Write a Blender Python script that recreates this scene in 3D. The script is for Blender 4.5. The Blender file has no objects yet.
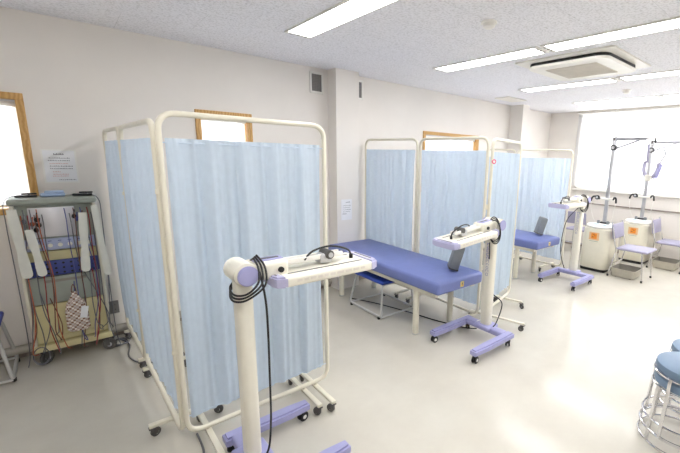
import bpy, bmesh, math, random
from mathutils import Vector, Matrix
random.seed(7)
PI = math.pi
SC = bpy.context.scene
COL = SC.collection

# ------------------------------------------------------------------ materials
def lin(c):
    return tuple((x/12.92 if x <= .04045 else ((x+.055)/1.055)**2.4) for x in c)
def rgb(r, g, b):
    return lin((r/255, g/255, b/255)) + (1,)
def mat(name, col, rough=.5, metal=0., spec=.5, var=.06, scale=12., bump=0., bscale=200., trans=0., coat=0.):
    m = bpy.data.materials.new(name); m.use_nodes = True
    nt = m.node_tree; N = nt.nodes; L = nt.links
    for n in list(N): N.remove(n)
    out = N.new('ShaderNodeOutputMaterial'); p = N.new('ShaderNodeBsdfPrincipled')
    tc = N.new('ShaderNodeTexCoord'); no = N.new('ShaderNodeTexNoise')
    no.inputs['Scale'].default_value = scale; no.inputs['Detail'].default_value = 3
    L.new(tc.outputs['Object'], no.inputs['Vector'])
    ra = N.new('ShaderNodeValToRGB')
    ra.color_ramp.elements[0].position = .3; ra.color_ramp.elements[1].position = .7
    ra.color_ramp.elements[0].color = tuple(c*(1-var) for c in col[:3])+(1,)
    ra.color_ramp.elements[1].color = tuple(min(1, c*(1+var*.5)) for c in col[:3])+(1,)
    L.new(no.outputs['Fac'], ra.inputs['Fac']); L.new(ra.outputs['Color'], p.inputs['Base Color'])
    p.inputs['Roughness'].default_value = rough; p.inputs['Metallic'].default_value = metal
    p.inputs['Specular IOR Level'].default_value = spec
    if coat: p.inputs['Coat Weight'].default_value = coat
    if bump:
        n2 = N.new('ShaderNodeTexNoise'); n2.inputs['Scale'].default_value = bscale
        L.new(tc.outputs['Object'], n2.inputs['Vector'])
        b = N.new('ShaderNodeBump'); b.inputs['Strength'].default_value = bump; b.inputs['Distance'].default_value = .004
        L.new(n2.outputs['Fac'], b.inputs['Height']); L.new(b.outputs['Normal'], p.inputs['Normal'])
    if trans:
        t = N.new('ShaderNodeBsdfTranslucent'); L.new(ra.outputs['Color'], t.inputs['Color'])
        mx = N.new('ShaderNodeMixShader'); mx.inputs['Fac'].default_value = trans
        L.new(p.outputs['BSDF'], mx.inputs[1]); L.new(t.outputs['BSDF'], mx.inputs[2]); L.new(mx.outputs['Shader'], out.inputs['Surface'])
    else:
        L.new(p.outputs['BSDF'], out.inputs['Surface'])
    return m
def emit(name, col, s):
    m = bpy.data.materials.new(name); m.use_nodes = True
    nt = m.node_tree; N = nt.nodes; L = nt.links
    for n in list(N): N.remove(n)
    out = N.new('ShaderNodeOutputMaterial'); e = N.new('ShaderNodeEmission')
    e.inputs['Color'].default_value = col; e.inputs['Strength'].default_value = s
    L.new(e.outputs['Emission'], out.inputs['Surface'])
    return m
def checker(name, a, b, c, sc):
    m = bpy.data.materials.new(name); m.use_nodes = True
    nt = m.node_tree; N = nt.nodes; L = nt.links
    p = N['Principled BSDF']; p.inputs['Roughness'].default_value = .9
    tc = N.new('ShaderNodeTexCoord'); ch = N.new('ShaderNodeTexChecker')
    ch.inputs['Scale'].default_value = sc; ch.inputs['Color1'].default_value = a; ch.inputs['Color2'].default_value = b
    L.new(tc.outputs['Object'], ch.inputs['Vector'])
    c2 = N.new('ShaderNodeTexChecker'); c2.inputs['Scale'].default_value = sc*.5
    c2.inputs['Color1'].default_value = c; c2.inputs['Color2'].default_value = a
    L.new(tc.outputs['Object'], c2.inputs['Vector'])
    mx = N.new('ShaderNodeMix'); mx.data_type = 'RGBA'; mx.inputs[0].default_value = .35
    L.new(ch.outputs['Color'], mx.inputs[6]); L.new(c2.outputs['Color'], mx.inputs[7]); L.new(mx.outputs[2], p.inputs['Base Color'])
    return m
def wood(name, a, b):
    m = bpy.data.materials.new(name); m.use_nodes = True
    nt = m.node_tree; N = nt.nodes; L = nt.links
    p = N['Principled BSDF']; p.inputs['Roughness'].default_value = .45
    tc = N.new('ShaderNodeTexCoord'); mp = N.new('ShaderNodeMapping'); mp.inputs['Scale'].default_value = (3, 3, 3)
    wv = N.new('ShaderNodeTexWave'); wv.inputs['Scale'].default_value = 4; wv.inputs['Distortion'].default_value = 6; wv.inputs['Detail'].default_value = 3
    ra = N.new('ShaderNodeValToRGB'); ra.color_ramp.elements[0].color = a; ra.color_ramp.elements[1].color = b
    L.new(tc.outputs['Object'], mp.inputs['Vector']); L.new(mp.outputs['Vector'], wv.inputs['Vector'])
    L.new(wv.outputs['Fac'], ra.inputs['Fac']); L.new(ra.outputs['Color'], p.inputs['Base Color'])
    return m
def ceiling_mat():
    m = bpy.data.materials.new('acoustic_board'); m.use_nodes = True
    nt = m.node_tree; N = nt.nodes; L = nt.links
    p = N['Principled BSDF']; p.inputs['Roughness'].default_value = .9; p.inputs['Specular IOR Level'].default_value = .2
    tc = N.new('ShaderNodeTexCoord'); n = N.new('ShaderNodeTexNoise')
    n.inputs['Scale'].default_value = 62; n.inputs['Detail'].default_value = 4; n.inputs['Roughness'].default_value = .7
    ra = N.new('ShaderNodeValToRGB')
    ra.color_ramp.elements[0].position = .36; ra.color_ramp.elements[0].color = rgb(212, 212, 217)
    ra.color_ramp.elements[1].position = .52; ra.color_ramp.elements[1].color = rgb(240, 240, 246)
    br = N.new('ShaderNodeTexBrick'); br.inputs['Scale'].default_value = 1.0
    br.inputs['Brick Width'].default_value = .91; br.inputs['Row Height'].default_value = .455; br.inputs['Mortar Size'].default_value = .0012
    br.inputs['Color1'].default_value = (1, 1, 1, 1); br.inputs['Color2'].default_value = (1, 1, 1, 1); br.inputs['Mortar'].default_value = (.72, .72, .72, 1)
    mx = N.new('ShaderNodeMix'); mx.data_type = 'RGBA'; mx.blend_type = 'MULTIPLY'; mx.inputs[0].default_value = 1
    L.new(tc.outputs['Object'], n.inputs['Vector']); L.new(tc.outputs['Object'], br.inputs['Vector'])
    L.new(n.outputs['Fac'], ra.inputs['Fac']); L.new(ra.outputs['Color'], mx.inputs[6]); L.new(br.outputs['Color'], mx.inputs[7])
    L.new(mx.outputs[2], p.inputs['Base Color'])
    b = N.new('ShaderNodeBump'); b.inputs['Strength'].default_value = .2; b.inputs['Distance'].default_value = .004
    L.new(n.outputs['Fac'], b.inputs['Height']); L.new(b.outputs['Normal'], p.inputs['Normal'])
    return m
def floor_mat():
    m = bpy.data.materials.new('cream_vinyl_floor'); m.use_nodes = True
    nt = m.node_tree; N = nt.nodes; L = nt.links
    p = N['Principled BSDF']; p.inputs['Specular IOR Level'].default_value = .36
    tc = N.new('ShaderNodeTexCoord'); n = N.new('ShaderNodeTexNoise')
    n.inputs['Scale'].default_value = 2.2; n.inputs['Detail'].default_value = 8; n.inputs['Roughness'].default_value = .65
    ra = N.new('ShaderNodeValToRGB')
    ra.color_ramp.elements[0].position = .3; ra.color_ramp.elements[0].color = FLOOR_A
    ra.color_ramp.elements[1].position = .7; ra.color_ramp.elements[1].color = FLOOR_B
    L.new(tc.outputs['Object'], n.inputs['Vector']); L.new(n.outputs['Fac'], ra.inputs['Fac']); L.new(ra.outputs['Color'], p.inputs['Base Color'])
    n2 = N.new('ShaderNodeTexNoise'); n2.inputs['Scale'].default_value = 5; n2.inputs['Detail'].default_value = 5
    mr = N.new('ShaderNodeMapRange'); mr.inputs['To Min'].default_value = .12; mr.inputs['To Max'].default_value = .2
    L.new(tc.outputs['Object'], n2.inputs['Vector']); L.new(n2.outputs['Fac'], mr.inputs['Value']); L.new(mr.outputs['Result'], p.inputs['Roughness'])
    return m
FLOOR_A = rgb(195, 190, 179); FLOOR_B = rgb(204, 200, 189)

M = {}
M['wall'] = mat('cream_wallpaper', rgb(232, 227, 221), .85, spec=.2, var=.025, scale=3, bump=.12, bscale=260)
M['ceiling'] = ceiling_mat(); M['floor'] = floor_mat()
M['wood'] = wood('honey_wood', rgb(184, 138, 76), rgb(206, 164, 100))
M['alu'] = mat('aluminium', rgb(200, 200, 202), .35, .6, var=.04)
M['base'] = mat('baseboard_vinyl', rgb(150, 138, 128), .5)
M['pipe'] = mat('grey_duct', rgb(176, 170, 160), .45)
M['cream'] = mat('cream_enamel', rgb(226, 221, 204), .3, var=.04)
M['ivory'] = mat('ivory_plastic', rgb(232, 228, 214), .38, var=.03)
M['offwhite'] = mat('off_white_plastic', rgb(236, 234, 228), .4, var=.03)
M['curtain'] = mat('pale_blue_curtain', rgb(211, 224, 237), .9, spec=.1, var=.03, scale=30, trans=.46)
M['lilac'] = mat('lilac_plastic', rgb(162, 162, 205), .42, var=.05)
M['lilac_light'] = mat('light_lilac_plastic', rgb(184, 182, 214), .42, var=.05)
M['lilac_vinyl'] = mat('lilac_grey_vinyl', rgb(160, 157, 180), .5, var=.05)
M['bed'] = mat('blue_vinyl', rgb(110, 122, 180), .42, var=.06, bump=.06, bscale=300)
M['blue'] = mat('royal_blue_vinyl', rgb(40, 70, 165), .5)
M['stool'] = mat('slate_blue_vinyl', rgb(112, 134, 158), .45, var=.06)
M['grey'] = mat('grey_vinyl', rgb(130, 135, 140), .6)
M['chrome'] = mat('chrome', rgb(225, 225, 228), .12, 1., var=.03)
M['steel'] = mat('grey_steel_tube', rgb(205, 205, 202), .3, .35, var=.04)
M['black'] = mat('black_rubber', rgb(26, 26, 28), .5)
M['dgrey'] = mat('dark_grey_rubber', rgb(88, 86, 84), .55)
M['cable'] = mat('black_cable', rgb(24, 24, 27), .45)
M['gcable'] = mat('grey_cable', rgb(112, 112, 118), .5)
M['red'] = mat('red_cable', rgb(158, 58, 60), .5)
M['orange_cable'] = mat('orange_cable', rgb(190, 104, 72), .5)
M['blue_cable'] = mat('blue_cable', rgb(86, 92, 150), .5)
M['brown_cable'] = mat('brown_cable', rgb(120, 76, 62), .5)
M['beige'] = mat('pale_yellow_panel', rgb(218, 208, 160), .45, var=.04)
M['greengrey'] = mat('grey_green_panel', rgb(160, 166, 156), .5)
M['navy'] = mat('socket_panel_blue', rgb(64, 74, 140), .45)
M['ctrl'] = mat('control_strip_lilac', rgb(176, 184, 214), .4)
M['mirror'] = mat('silver_screen', rgb(222, 220, 224), .4, .6, var=.1, scale=4)
M['strap'] = mat('off_white_felt', rgb(226, 225, 216), .9, spec=.1)
M['sky_cloth'] = mat('light_blue_cloth', rgb(172, 192, 222), .9)
M['armgrey'] = mat('arm_grey_enamel', rgb(150, 150, 156), .4)
M['mastgrey'] = mat('mast_steel', rgb(180, 180, 184), .35, .4)
M['rod'] = mat('pale_blue_hem', rgb(206, 221, 237), .8)
M['paper'] = mat('white_paper', rgb(236, 236, 238), .8, var=.02)
M['ink'] = mat('dark_ink', rgb(104, 100, 108), .8)
M['redink'] = mat('faded_red_ink', rgb(206, 140, 134), .8)
M['plaid'] = checker('brown_white_check', rgb(232, 224, 216), rgb(156, 116, 94), rgb(110, 90, 84), 56)
M['orange'] = mat('orange_label', rgb(232, 140, 42), .5)
M['amber'] = mat('amber_label', rgb(226, 186, 140), .5)
M['dark'] = mat('dark_void', rgb(20, 20, 21), .6)
M['grille'] = mat('filter_grille', rgb(222, 216, 206), .6)
M['vent'] = mat('vent_grey', rgb(128, 124, 122), .6)
M['tray'] = mat('grey_beige_bin', rgb(190, 184, 170), .55)
M['trayin'] = mat('grey_bin_lining', rgb(150, 146, 136), .7)
M['pink'] = mat('pink_plastic', rgb(222, 92, 132), .45)
M['yellow'] = mat('yellow_sticker', rgb(226, 206, 120), .5)
M['blindcloth'] = mat('white_blind_cloth', rgb(240, 240, 240), .9, spec=.1, var=.015, scale=6, trans=.6)
M['rail'] = mat('brown_rail', rgb(150, 140, 132), .5)
M['letter'] = mat('lilac_lettering', rgb(140, 136, 196), .5)
M['tube'] = emit('fluorescent_light', (1, .995, .985, 1), 8.6)
M['day'] = emit('daylit_frosted_glass', (.97, .985, 1, 1), 4.4)
M['day_side'] = emit('daylit_frosted_glass_side', (.93, .96, 1, 1), 4.2)

# ------------------------------------------------------------------ mesh builder
def fillet(pts, r, seg=5, closed=False):
    P = [Vector(p) for p in pts]; n = len(P); out = []
    for i in range(n):
        if not closed and i in (0, n-1): out.append(P[i]); continue
        a, b, c = P[i-1], P[i], P[(i+1) % n]
        u = (a-b); v = (c-b); lu, lv = u.length, v.length
        rr = min(r, lu*.49, lv*.49); u.normalize(); v.normalize()
        s, e = b+u*rr, b+v*rr
        for k in range(seg+1):
            t = k/seg; out.append(s*(1-t)**2 + b*2*t*(1-t) + e*t*t)
    return out
def spline(pts, seg=6):
    P = [Vector(p) for p in pts]; out = []
    for i in range(len(P)-1):
        p0 = P[max(i-1, 0)]; p1 = P[i]; p2 = P[i+1]; p3 = P[min(i+2, len(P)-1)]
        for k in range(seg):
            t = k/seg
            out.append(.5*((2*p1)+(p2-p0)*t+(2*p0-5*p1+4*p2-p3)*t*t+(3*p1-p0-3*p2+p3)*t**3))
    out.append(P[-1]); return out
class MB:
    def __init__(s): s.bm = bmesh.new(); s.mats = []
    def sl(s, m):
        m = M[m] if isinstance(m, str) else m
        if m not in s.mats: s.mats.append(m)
        return s.mats.index(m)
    def _add(s, b, m, mx=None):
        i = s.sl(m)
        if mx is not None: b.transform(mx)
        for f in b.faces: f.material_index = i
        me = bpy.data.meshes.new('t'); b.to_mesh(me); b.free(); s.bm.from_mesh(me); bpy.data.meshes.remove(me)
        return s
    def box(s, c, d, m, bev=0., seg=2, rot=None, taper=None):
        b = bmesh.new(); bmesh.ops.create_cube(b, size=1)
        for v in b.verts:
            k = 1.
            if taper and v.co.z > 0: k = taper
            v.co = Vector((v.co.x*d[0]*k, v.co.y*d[1]*k, v.co.z*d[2]))
        if bev: bmesh.ops.bevel(b, geom=b.edges[:], offset=min(bev, min(d)*.48), segments=seg, affect='EDGES', profile=.5)
        mx = Matrix.Translation(c)
        if rot is not None: mx = mx @ rot
        return s._add(b, m, mx)
    def cyl(s, a, b_, r, m, r2=None, n=16, bev=0.):
        a, b_ = Vector(a), Vector(b_); d = b_-a
        b = bmesh.new(); bmesh.ops.create_cone(b, cap_ends=True, segments=n, radius1=r, radius2=r if r2 is None else r2, depth=d.length)
        if bev:
            e = [x for x in b.edges if len(x.link_faces) == 2 and any(len(f.verts) > 4 for f in x.link_faces)]
            bmesh.ops.bevel(b, geom=e, offset=bev, segments=2, affect='EDGES')
        q = Vector((0, 0, 1)).rotation_difference(d.normalized()).to_matrix().to_4x4()
        return s._add(b, m, Matrix.Translation((a+b_)/2) @ q)
    def sph(s, c, r, m, sx=(1, 1, 1), n=12):
        b = bmesh.new(); bmesh.ops.create_uvsphere(b, u_segments=n, v_segments=max(6, n//2+2), radius=r)
        return s._add(b, m, Matrix.Translation(c) @ Matrix.Diagonal((*sx, 1)))
    def tube(s, pts, r, m, n=8, closed=False):
        P = [Vector(p) for p in pts]; i0 = s.sl(m); N = len(P); rings = []
        T = []
        for i in range(N):
            if closed: t = P[(i+1) % N]-P[i-1]
            else: t = P[min(i+1, N-1)]-P[max(i-1, 0)]
            T.append(t.normalized())
        up = Vector((0, 0, 1)) if abs(T[0].z) < .9 else Vector((1, 0, 0))
        nrm = T[0].cross(up).normalized()
        for i in range(N):
            if i: 
                nrm = (T[i-1].rotation_difference(T[i])) @ nrm
                nrm = (nrm-T[i]*nrm.dot(T[i])).normalized()
            bi = T[i].cross(nrm)
            rings.append([s.bm.verts.new(P[i]+(nrm*math.cos(2*PI*k/n)+bi*math.sin(2*PI*k/n))*r) for k in range(n)])
        R = range(N) if closed else range(N-1)
        for i in R:
            A, B = rings[i], rings[(i+1) % N]
            off = 0
            if closed and i == N-1:
                off = min(range(n), key=lambda o: (A[0].co-B[o].co).length)
            for k in range(n):
                f = s.bm.faces.new((A[k], A[(k+1) % n], B[(k+1+off) % n], B[(k+off) % n])); f.material_index = i0
        if not closed:
            for A in (rings[0][::-1], rings[-1]):
                f = s.bm.faces.new(A); f.material_index = i0
        return s
    def lathe(s, prof, m, c=(0, 0, 0), n=28, sx=1., sy=1.):
        i0 = s.sl(m); c = Vector(c); rings = []
        for r, z in prof:
            if r < 1e-5: rings.append([s.bm.verts.new(c+Vector((0, 0, z)))])
            else: rings.append([s.bm.verts.new(c+Vector((r*sx*math.cos(2*PI*k/n), r*sy*math.sin(2*PI*k/n), z))) for k in range(n)])
        for A, B in zip(rings, rings[1:]):
            for k in range(n):
                if len(A) == 1 and len(B) == 1: continue
                if len(A) == 1: v = (A[0], B[(k+1) % n], B[k])
                elif len(B) == 1: v = (A[k], A[(k+1) % n], B[0])
                else: v = (A[k], A[(k+1) % n], B[(k+1) % n], B[k])
                f = s.bm.faces.new(v); f.material_index = i0
        return s
    def prism(s, poly, z0, z1, m, bev=0., mx=None):
        b = bmesh.new(); lo = [b.verts.new((x, y, z0)) for x, y in poly]; hi = [b.verts.new((x, y, z1)) for x, y in poly]
        b.faces.new(lo[::-1]); b.faces.new(hi); n = len(poly)
        for i in range(n): b.faces.new((lo[i], lo[(i+1) % n], hi[(i+1) % n], hi[i]))
        bmesh.ops.recalc_face_normals(b, faces=b.faces[:])
        if bev:
            e = [x for x in b.edges if abs(x.verts[0].co.z-x.verts[1].co.z) < 1e-6]
            bmesh.ops.bevel(b, geom=e, offset=bev, segments=2, affect='EDGES')
        return s._add(b, m, mx)
    def quad(s, vs, m):
        f = s.bm.faces.new([s.bm.verts.new(v) for v in vs]); f.material_index = s.sl(m); return s
    def build(s, name, parent=None, angle=40, recalc=True):
        if recalc: bmesh.ops.recalc_face_normals(s.bm, faces=s.bm.faces[:])
        me = bpy.data.meshes.new(name); s.bm.to_mesh(me); s.bm.free()
        for m in s.mats: me.materials.append(m)
        for p in me.polygons: p.use_smooth = True
        me.set_sharp_from_angle(angle=math.radians(angle))
        o = bpy.data.objects.new(name, me); COL.objects.link(o)
        if parent: o.parent = parent
        return o
def tag(o, label=None, cat=None, group=None, kind=None):
    if label: o['label'] = label
    if cat: o['category'] = cat
    if group: o['group'] = group
    if kind: o['kind'] = kind
    return o
def thing(name, loc, label, cat, rz=0., group=None):
    o = bpy.data.objects.new(name, None); COL.objects.link(o); o.empty_display_size = .1
    o.location = loc; o.rotation_euler = (0, 0, rz)
    return tag(o, label, cat, group)
def dup(root, loc, rz, label, group=None):
    r = root.copy(); COL.objects.link(r); r.location = loc; r.rotation_euler = (0, 0, rz); r['label'] = label
    if group: r['group'] = group
    for ch in list(root.children):
        c = ch.copy(); COL.objects.link(c); c.parent = r
        for g in list(ch.children):
            d = g.copy(); COL.objects.link(d); d.parent = c
    return r
def struct(mb, name, parent=None, angle=40):
    o = mb.build(name, parent, angle)
    if parent is None: o['kind'] = 'structure'
    return o

# ------------------------------------------------------------------ room
H, W, LX = 2.6, 4.13, 7.55       # ceiling height, left wall (y), far window wall (x)
X0, Y0 = -2.6, -3.4              # walls behind the photographer
b = MB(); b.box(((X0+LX)/2, (Y0+W)/2, -.05), (LX-X0+.4, W-Y0+.4, .1), 'floor'); struct(b, 'floor')
b = MB(); b.box(((X0+LX)/2, (Y0+W)/2, H+.05), (LX-X0+.4, W-Y0+.4, .1), 'ceiling'); struct(b, 'ceiling')
def wall_with_holes(axis, pos, th, a0, a1, holes):
    """axis 'x': wall runs along x at y=pos..pos+th"""
    mb = MB(); hs = sorted(holes); cur = a0
    def seg(u0, u1, z0, z1):
        if u1-u0 < 1e-4 or z1-z0 < 1e-4: return
        c = ((u0+u1)/2, pos+th/2, (z0+z1)/2); d = (u1-u0, abs(th), z1-z0)
        if axis == 'y': c = (c[1], c[0], c[2]); d = (d[1], d[0], d[2])
        mb.box(c, d, 'wall')
    for u0, u1, z0, z1 in hs:
        seg(cur, u0, 0, H); seg(u0, u1, 0, z0); seg(u0, u1, z1, H); cur = u1
    seg(cur, a1, 0, H)
    return mb
WL = [(-1.30, -.175, 1.18, 1.985), (1.035, 1.475, 1.18, 1.99), (3.99, 5.19, 1.18, 1.985)]
struct(wall_with_holes('x', W, .14, X0-.14, LX+.14, WL), 'wall_left')
WF = [(-2.2, 3.48, 1.13, 2.575)]
struct(wall_with_holes('y', LX, .14, Y0, W, WF), 'wall_far')
b = MB(); b.box(((X0+LX)/2, Y0-.07, H/2), (LX-X0+.28, .14, H), 'wall'); struct(b, 'wall_right')
b = MB(); b.box((X0-.07, (Y0+W)/2, H/2), (.14, W-Y0, H), 'wall'); struct(b, 'wall_near')
b = MB(); b.box((2.56, W-.09, H/2), (.31, .18, H), 'wall'); struct(b, 'trim_1')
b = MB(); b.box((6.20, W-.13, H/2), (.20, .26, H), 'wall'); struct(b, 'trim_2')
b = MB()
b.box(((X0+2.405)/2, W-.004, .03), (2.405-X0, .008, .06), 'base'); b.box(((2.715+6.1)/2, W-.004, .03), (6.1-2.715, .008, .06), 'base')
struct(b, 'baseboard_left')
b = MB(); b.box((LX-.004, (Y0+W)/2, .03), (.008, W-Y0, .06), 'base'); struct(b, 'baseboard_far')
b = MB(); b.box((LX-.012, (Y0+W)/2, .868), (.024, W-Y0, .022), 'rail', .004); struct(b, 'trim_3')

# windows of the left wall, each with its wooden frame, pane and roller blind
def wood_window(n, x0, x1, z0, z1, label):
    f = MB(); e = .046; x0 += .006; x1 -= .006; z0 += .006; z1 -= .006
    for (c, d) in ((((x0+x1)/2, W+.03, z1+e/2), (x1-x0+2*e, .10, e)), (((x0+x1)/2, W+.03, z0-e/2), (x1-x0+2*e, .10, e)),
                   ((x0-e/2, W+.03, (z0+z1)/2), (e, .10, z1-z0)), ((x1+e/2, W+.03, (z0+z1)/2), (e, .10, z1-z0))):
        f.box(c, d, 'wood', .003)
    fr = struct(f, 'window_%d' % n)
    p = MB(); p.box(((x0+x1)/2, W+.125, (z0+z1)/2), (x1-x0, .01, z1-z0), 'day_side'); p.build('window_pane', fr)
    s = MB(); s.box(((x0+x1)/2, W+.105, (z0+z1)/2), (x1-x0, .02, .03), 'offwhite')
    for xx in (x0+.015, x1-.015, (x0+x1)/2): s.box((xx, W+.105, (z0+z1)/2), (.03, .02, z1-z0), 'offwhite')
    s.build('sash', fr)
    r = thing('roller_blind', ((x0+x1)/2, W+.045, z1), label, 'blind')
    h = (x1-x0)/2-.003
    k = MB(); k.cyl((-h, 0, -.03), (h, 0, -.03), .02, 'offwhite', n=12); k.box((0, 0, -.008), (2*h, .05, .012), 'alu'); k.build('headrail', r)
    q = MB(); q.box((0, .012, -(z1-z0)/2-.02), (2*h-.004, .0015, z1-z0-.06), 'blindcloth'); q.build('blind_cloth', r)
    q = MB(); q.box((0, .012, -(z1-z0)+.015), (2*h-.02, .012, .02), 'offwhite', .003); q.build('bottom_bar', r)
wood_window(1, *WL[0], 'white roller blind in the wooden window at the left edge, beside the electrotherapy cart')
wood_window(2, *WL[1], 'narrow white roller blind in the wooden window seen above the nearest blue screen')
wood_window(3, *WL[2], 'wide white roller blind in the wooden window above the middle bed screen')
# big window of the far wall
y0, y1, z0, z1 = WF[0]
f = MB(); e = .035
for (c, d) in (((LX+.05, (y0+y1)/2, z1-e/2), (.09, y1-y0, e)), ((LX+.05, (y0+y1)/2, z0+e/2), (.09, y1-y0, e)),
               ((LX+.05, y0+e/2, (z0+z1)/2), (.09, e, z1-z0)), ((LX+.05, y1-e/2, (z0+z1)/2), (.09, e, z1-z0)), ((LX+.06, 2.83, (z0+z1)/2), (.05, .04, z1-z0)), ((LX+.06, .9, (z0+z1)/2), (.05, .04, z1-z0))):
    f.box(c, d, 'offwhite', .003)
f.box((LX-.015, (y0+y1)/2, z0-.012), (.07, y1-y0+.06, .024), 'offwhite', .004)
fr = struct(f, 'window_4')
p = MB(); p.box((LX+.115, (y0+y1)/2, (z0+z1)/2), (.01, y1-y0, z1-z0), 'day'); p.build('window_pane', fr)
def far_blind(ya, yb, label):
    r = thing('roller_blind', (LX-.03, (ya+yb)/2, H), label, 'blind')
    h = (yb-ya)/2-.006
    k = MB(); k.box((0, 0, -.012), (.05, 2*h, .022), 'grille', .004); k.cyl((0, -h, -.042), (0, h, -.042), .018, 'offwhite', n=12); k.build('headrail', r)
    q = MB(); q.box((.012, 0, -(H-1.185)/2-.02), (.0015, 2*h-.01, H-1.185-.05), 'blindcloth'); q.build('blind_cloth', r)
    q = MB(); q.box((.012, 0, -(H-1.175)), (.012, 2*h-.01, .022), 'offwhite', .003); q.build('bottom_bar', r)
far_blind(2.83, 3.55, 'narrow white roller blind at the left end of the bright far window')
far_blind(.95, 2.83, 'wide white roller blind behind the two traction machines on the far window')
far_blind(-.95, .95, 'white roller blind on the far window, outside the photo at right')

# ------------------------------------------------------------------ ceiling fittings
def ceiling_light():
    r = thing('ceiling_light', (0, 0, H), 'x', 'light')
    w, l = .215, 1.24
    k = MB()
    for sx in (-1, 1): k.box((sx*(w/2-.006), 0, -.006), (.012, l, .014), 'offwhite')
    for sy in (-1, 1): k.box((0, sy*(l/2-.02), -.006), (w-.024, .04, .014), 'offwhite')
    for sy in (-1, 1):
        for i in range(3): k.box((-.06+.06*i, sy*(l/2-.02), -.0145), (.02, .012, .004), 'vent')
    k.build('housing', r)
    for sx in (-1, 1):
        k = MB(); k.box((sx*.048, 0, -.007), (.094, l-.082, .012), 'tube', .003); k.build('light_tube', r)
    return r
proto = None
for i, x in enumerate((1.55, 3.21, 4.87, 6.46, -.10)):  # last row is added out of view to brighten the cart front
    for j in range(1 if i == 4 else 0, 3):
        lab = 'white fluorescent fitting, ' + ['nearest row', 'row just before the air conditioner', 'row just beyond the air conditioner', 'row nearest the far window', 'added unseen row that lights the cart'][i] + [', end by the left wall', ', second from the left', ', third from the left'][j]
        loc = (x, 3.13-.62-j*1.27, H)
        if proto is None: proto = ceiling_light(); proto.location = loc; proto['label'] = lab; proto['group'] = 'ceiling fluorescent fittings'
        else: dup(proto, loc, 0, lab, 'ceiling fluorescent fittings')
def rrect(w, h, r, n=6):
    out = []
    for cx, cy, a0 in ((w/2-r, h/2-r, 0), (-w/2+r, h/2-r, PI/2), (-w/2+r, -h/2+r, PI), (w/2-r, -h/2+r, 1.5*PI)):
        for k in range(n+1):
            a = a0+PI/2*k/n; out.append((cx+r*math.cos(a), cy+r*math.sin(a)))
    return out
t = thing('air_conditioner', (3.95, 1.88, H), 'white ceiling cassette air conditioner with black slots round its raised centre panel', 'air conditioner')
k = MB(); k.prism(rrect(.95, .95, .03), -.014, 0, 'offwhite', .003); k.build('outer_panel', t)
k = MB(); k.prism(rrect(.772, .772, .10), -.040, -.012, 'dark'); k.build('air_slot', t)
k = MB(); k.prism(rrect(.79, .79, .11), -.064, -.040, 'offwhite', .008); k.build('centre_panel', t)
k = MB(); k.box((0, 0, -.066), (.5, .5, .006), 'grille')
for i in range(17): k.box((-.232+i*.029, 0, -.070), (.010, .49, .005), 'grille')
k.build('filter_grille', t)
def detector(x, y, s, label):
    r = thing('smoke_detector', (x, y, H), label, 'smoke detector')
    k = MB(); k.lathe([(0, -.012), (.055*s, -.012), (.055*s, 0), (0, 0)], 'offwhite'); k.build('base', r)
    k = MB(); k.lathe([(0, -.045*s), (.025*s, -.045*s), (.042*s, -.034*s), (.046*s, -.012), (0, -.012)], 'offwhite'); k.build('sensor_head', r)
detector(2.36, 1.83, 1., 'round white smoke detector on the ceiling between the first two rows of lights')
detector(5.67, 2.06, 1., 'small round white smoke detector on the ceiling near the far window')
k = MB(); k.prism(rrect(.5, .28, .02), -.012, 0, 'offwhite', .003, Matrix.Translation((5.45, 3.7, H)))
tag(k.build('ceiling_hatch'), 'flat white access plate on the ceiling beside the far pillar', 'ceiling hatch')
def wall_vent(loc, rz, label, w=.145, h=.20):
    r = thing('wall_vent', loc, label, 'vent', rz)
    k = MB()
    for c, d in (((0, -.006, h/2-.012), (w, .012, .024)), ((0, -.006, -h/2+.012), (w, .012, .024)), ((w/2-.012, -.006, 0), (.024, .012, h)), ((-w/2+.012, -.006, 0), (.024, .012, h))): k.box(c, d, 'offwhite', .003)
    k.build('frame', r)
    k = MB(); k.box((0, -.002, 0), (w-.04, .004, h-.04), 'vent')
    for i in range(11): k.box((0, -.006, -h/2+.03+i*(h-.06)/10), (w-.046, .006, .0055), 'vent', rot=Matrix.Rotation(.5, 4, 'X'))
    for i in range(6): k.box((-w/2+.035+i*(w-.07)/5, -.005, 0), (.003, .008, h-.046), 'vent')
    k.build('grille', r)
wall_vent((2.26, W, 2.44), 0, 'small square grey vent grille high on the left wall beside the pillar', .17, .23)
wall_vent((2.812, W, 2.44), 0, 'grey vent grille mostly hidden behind the right edge of the pillar', .17, .23)
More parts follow.
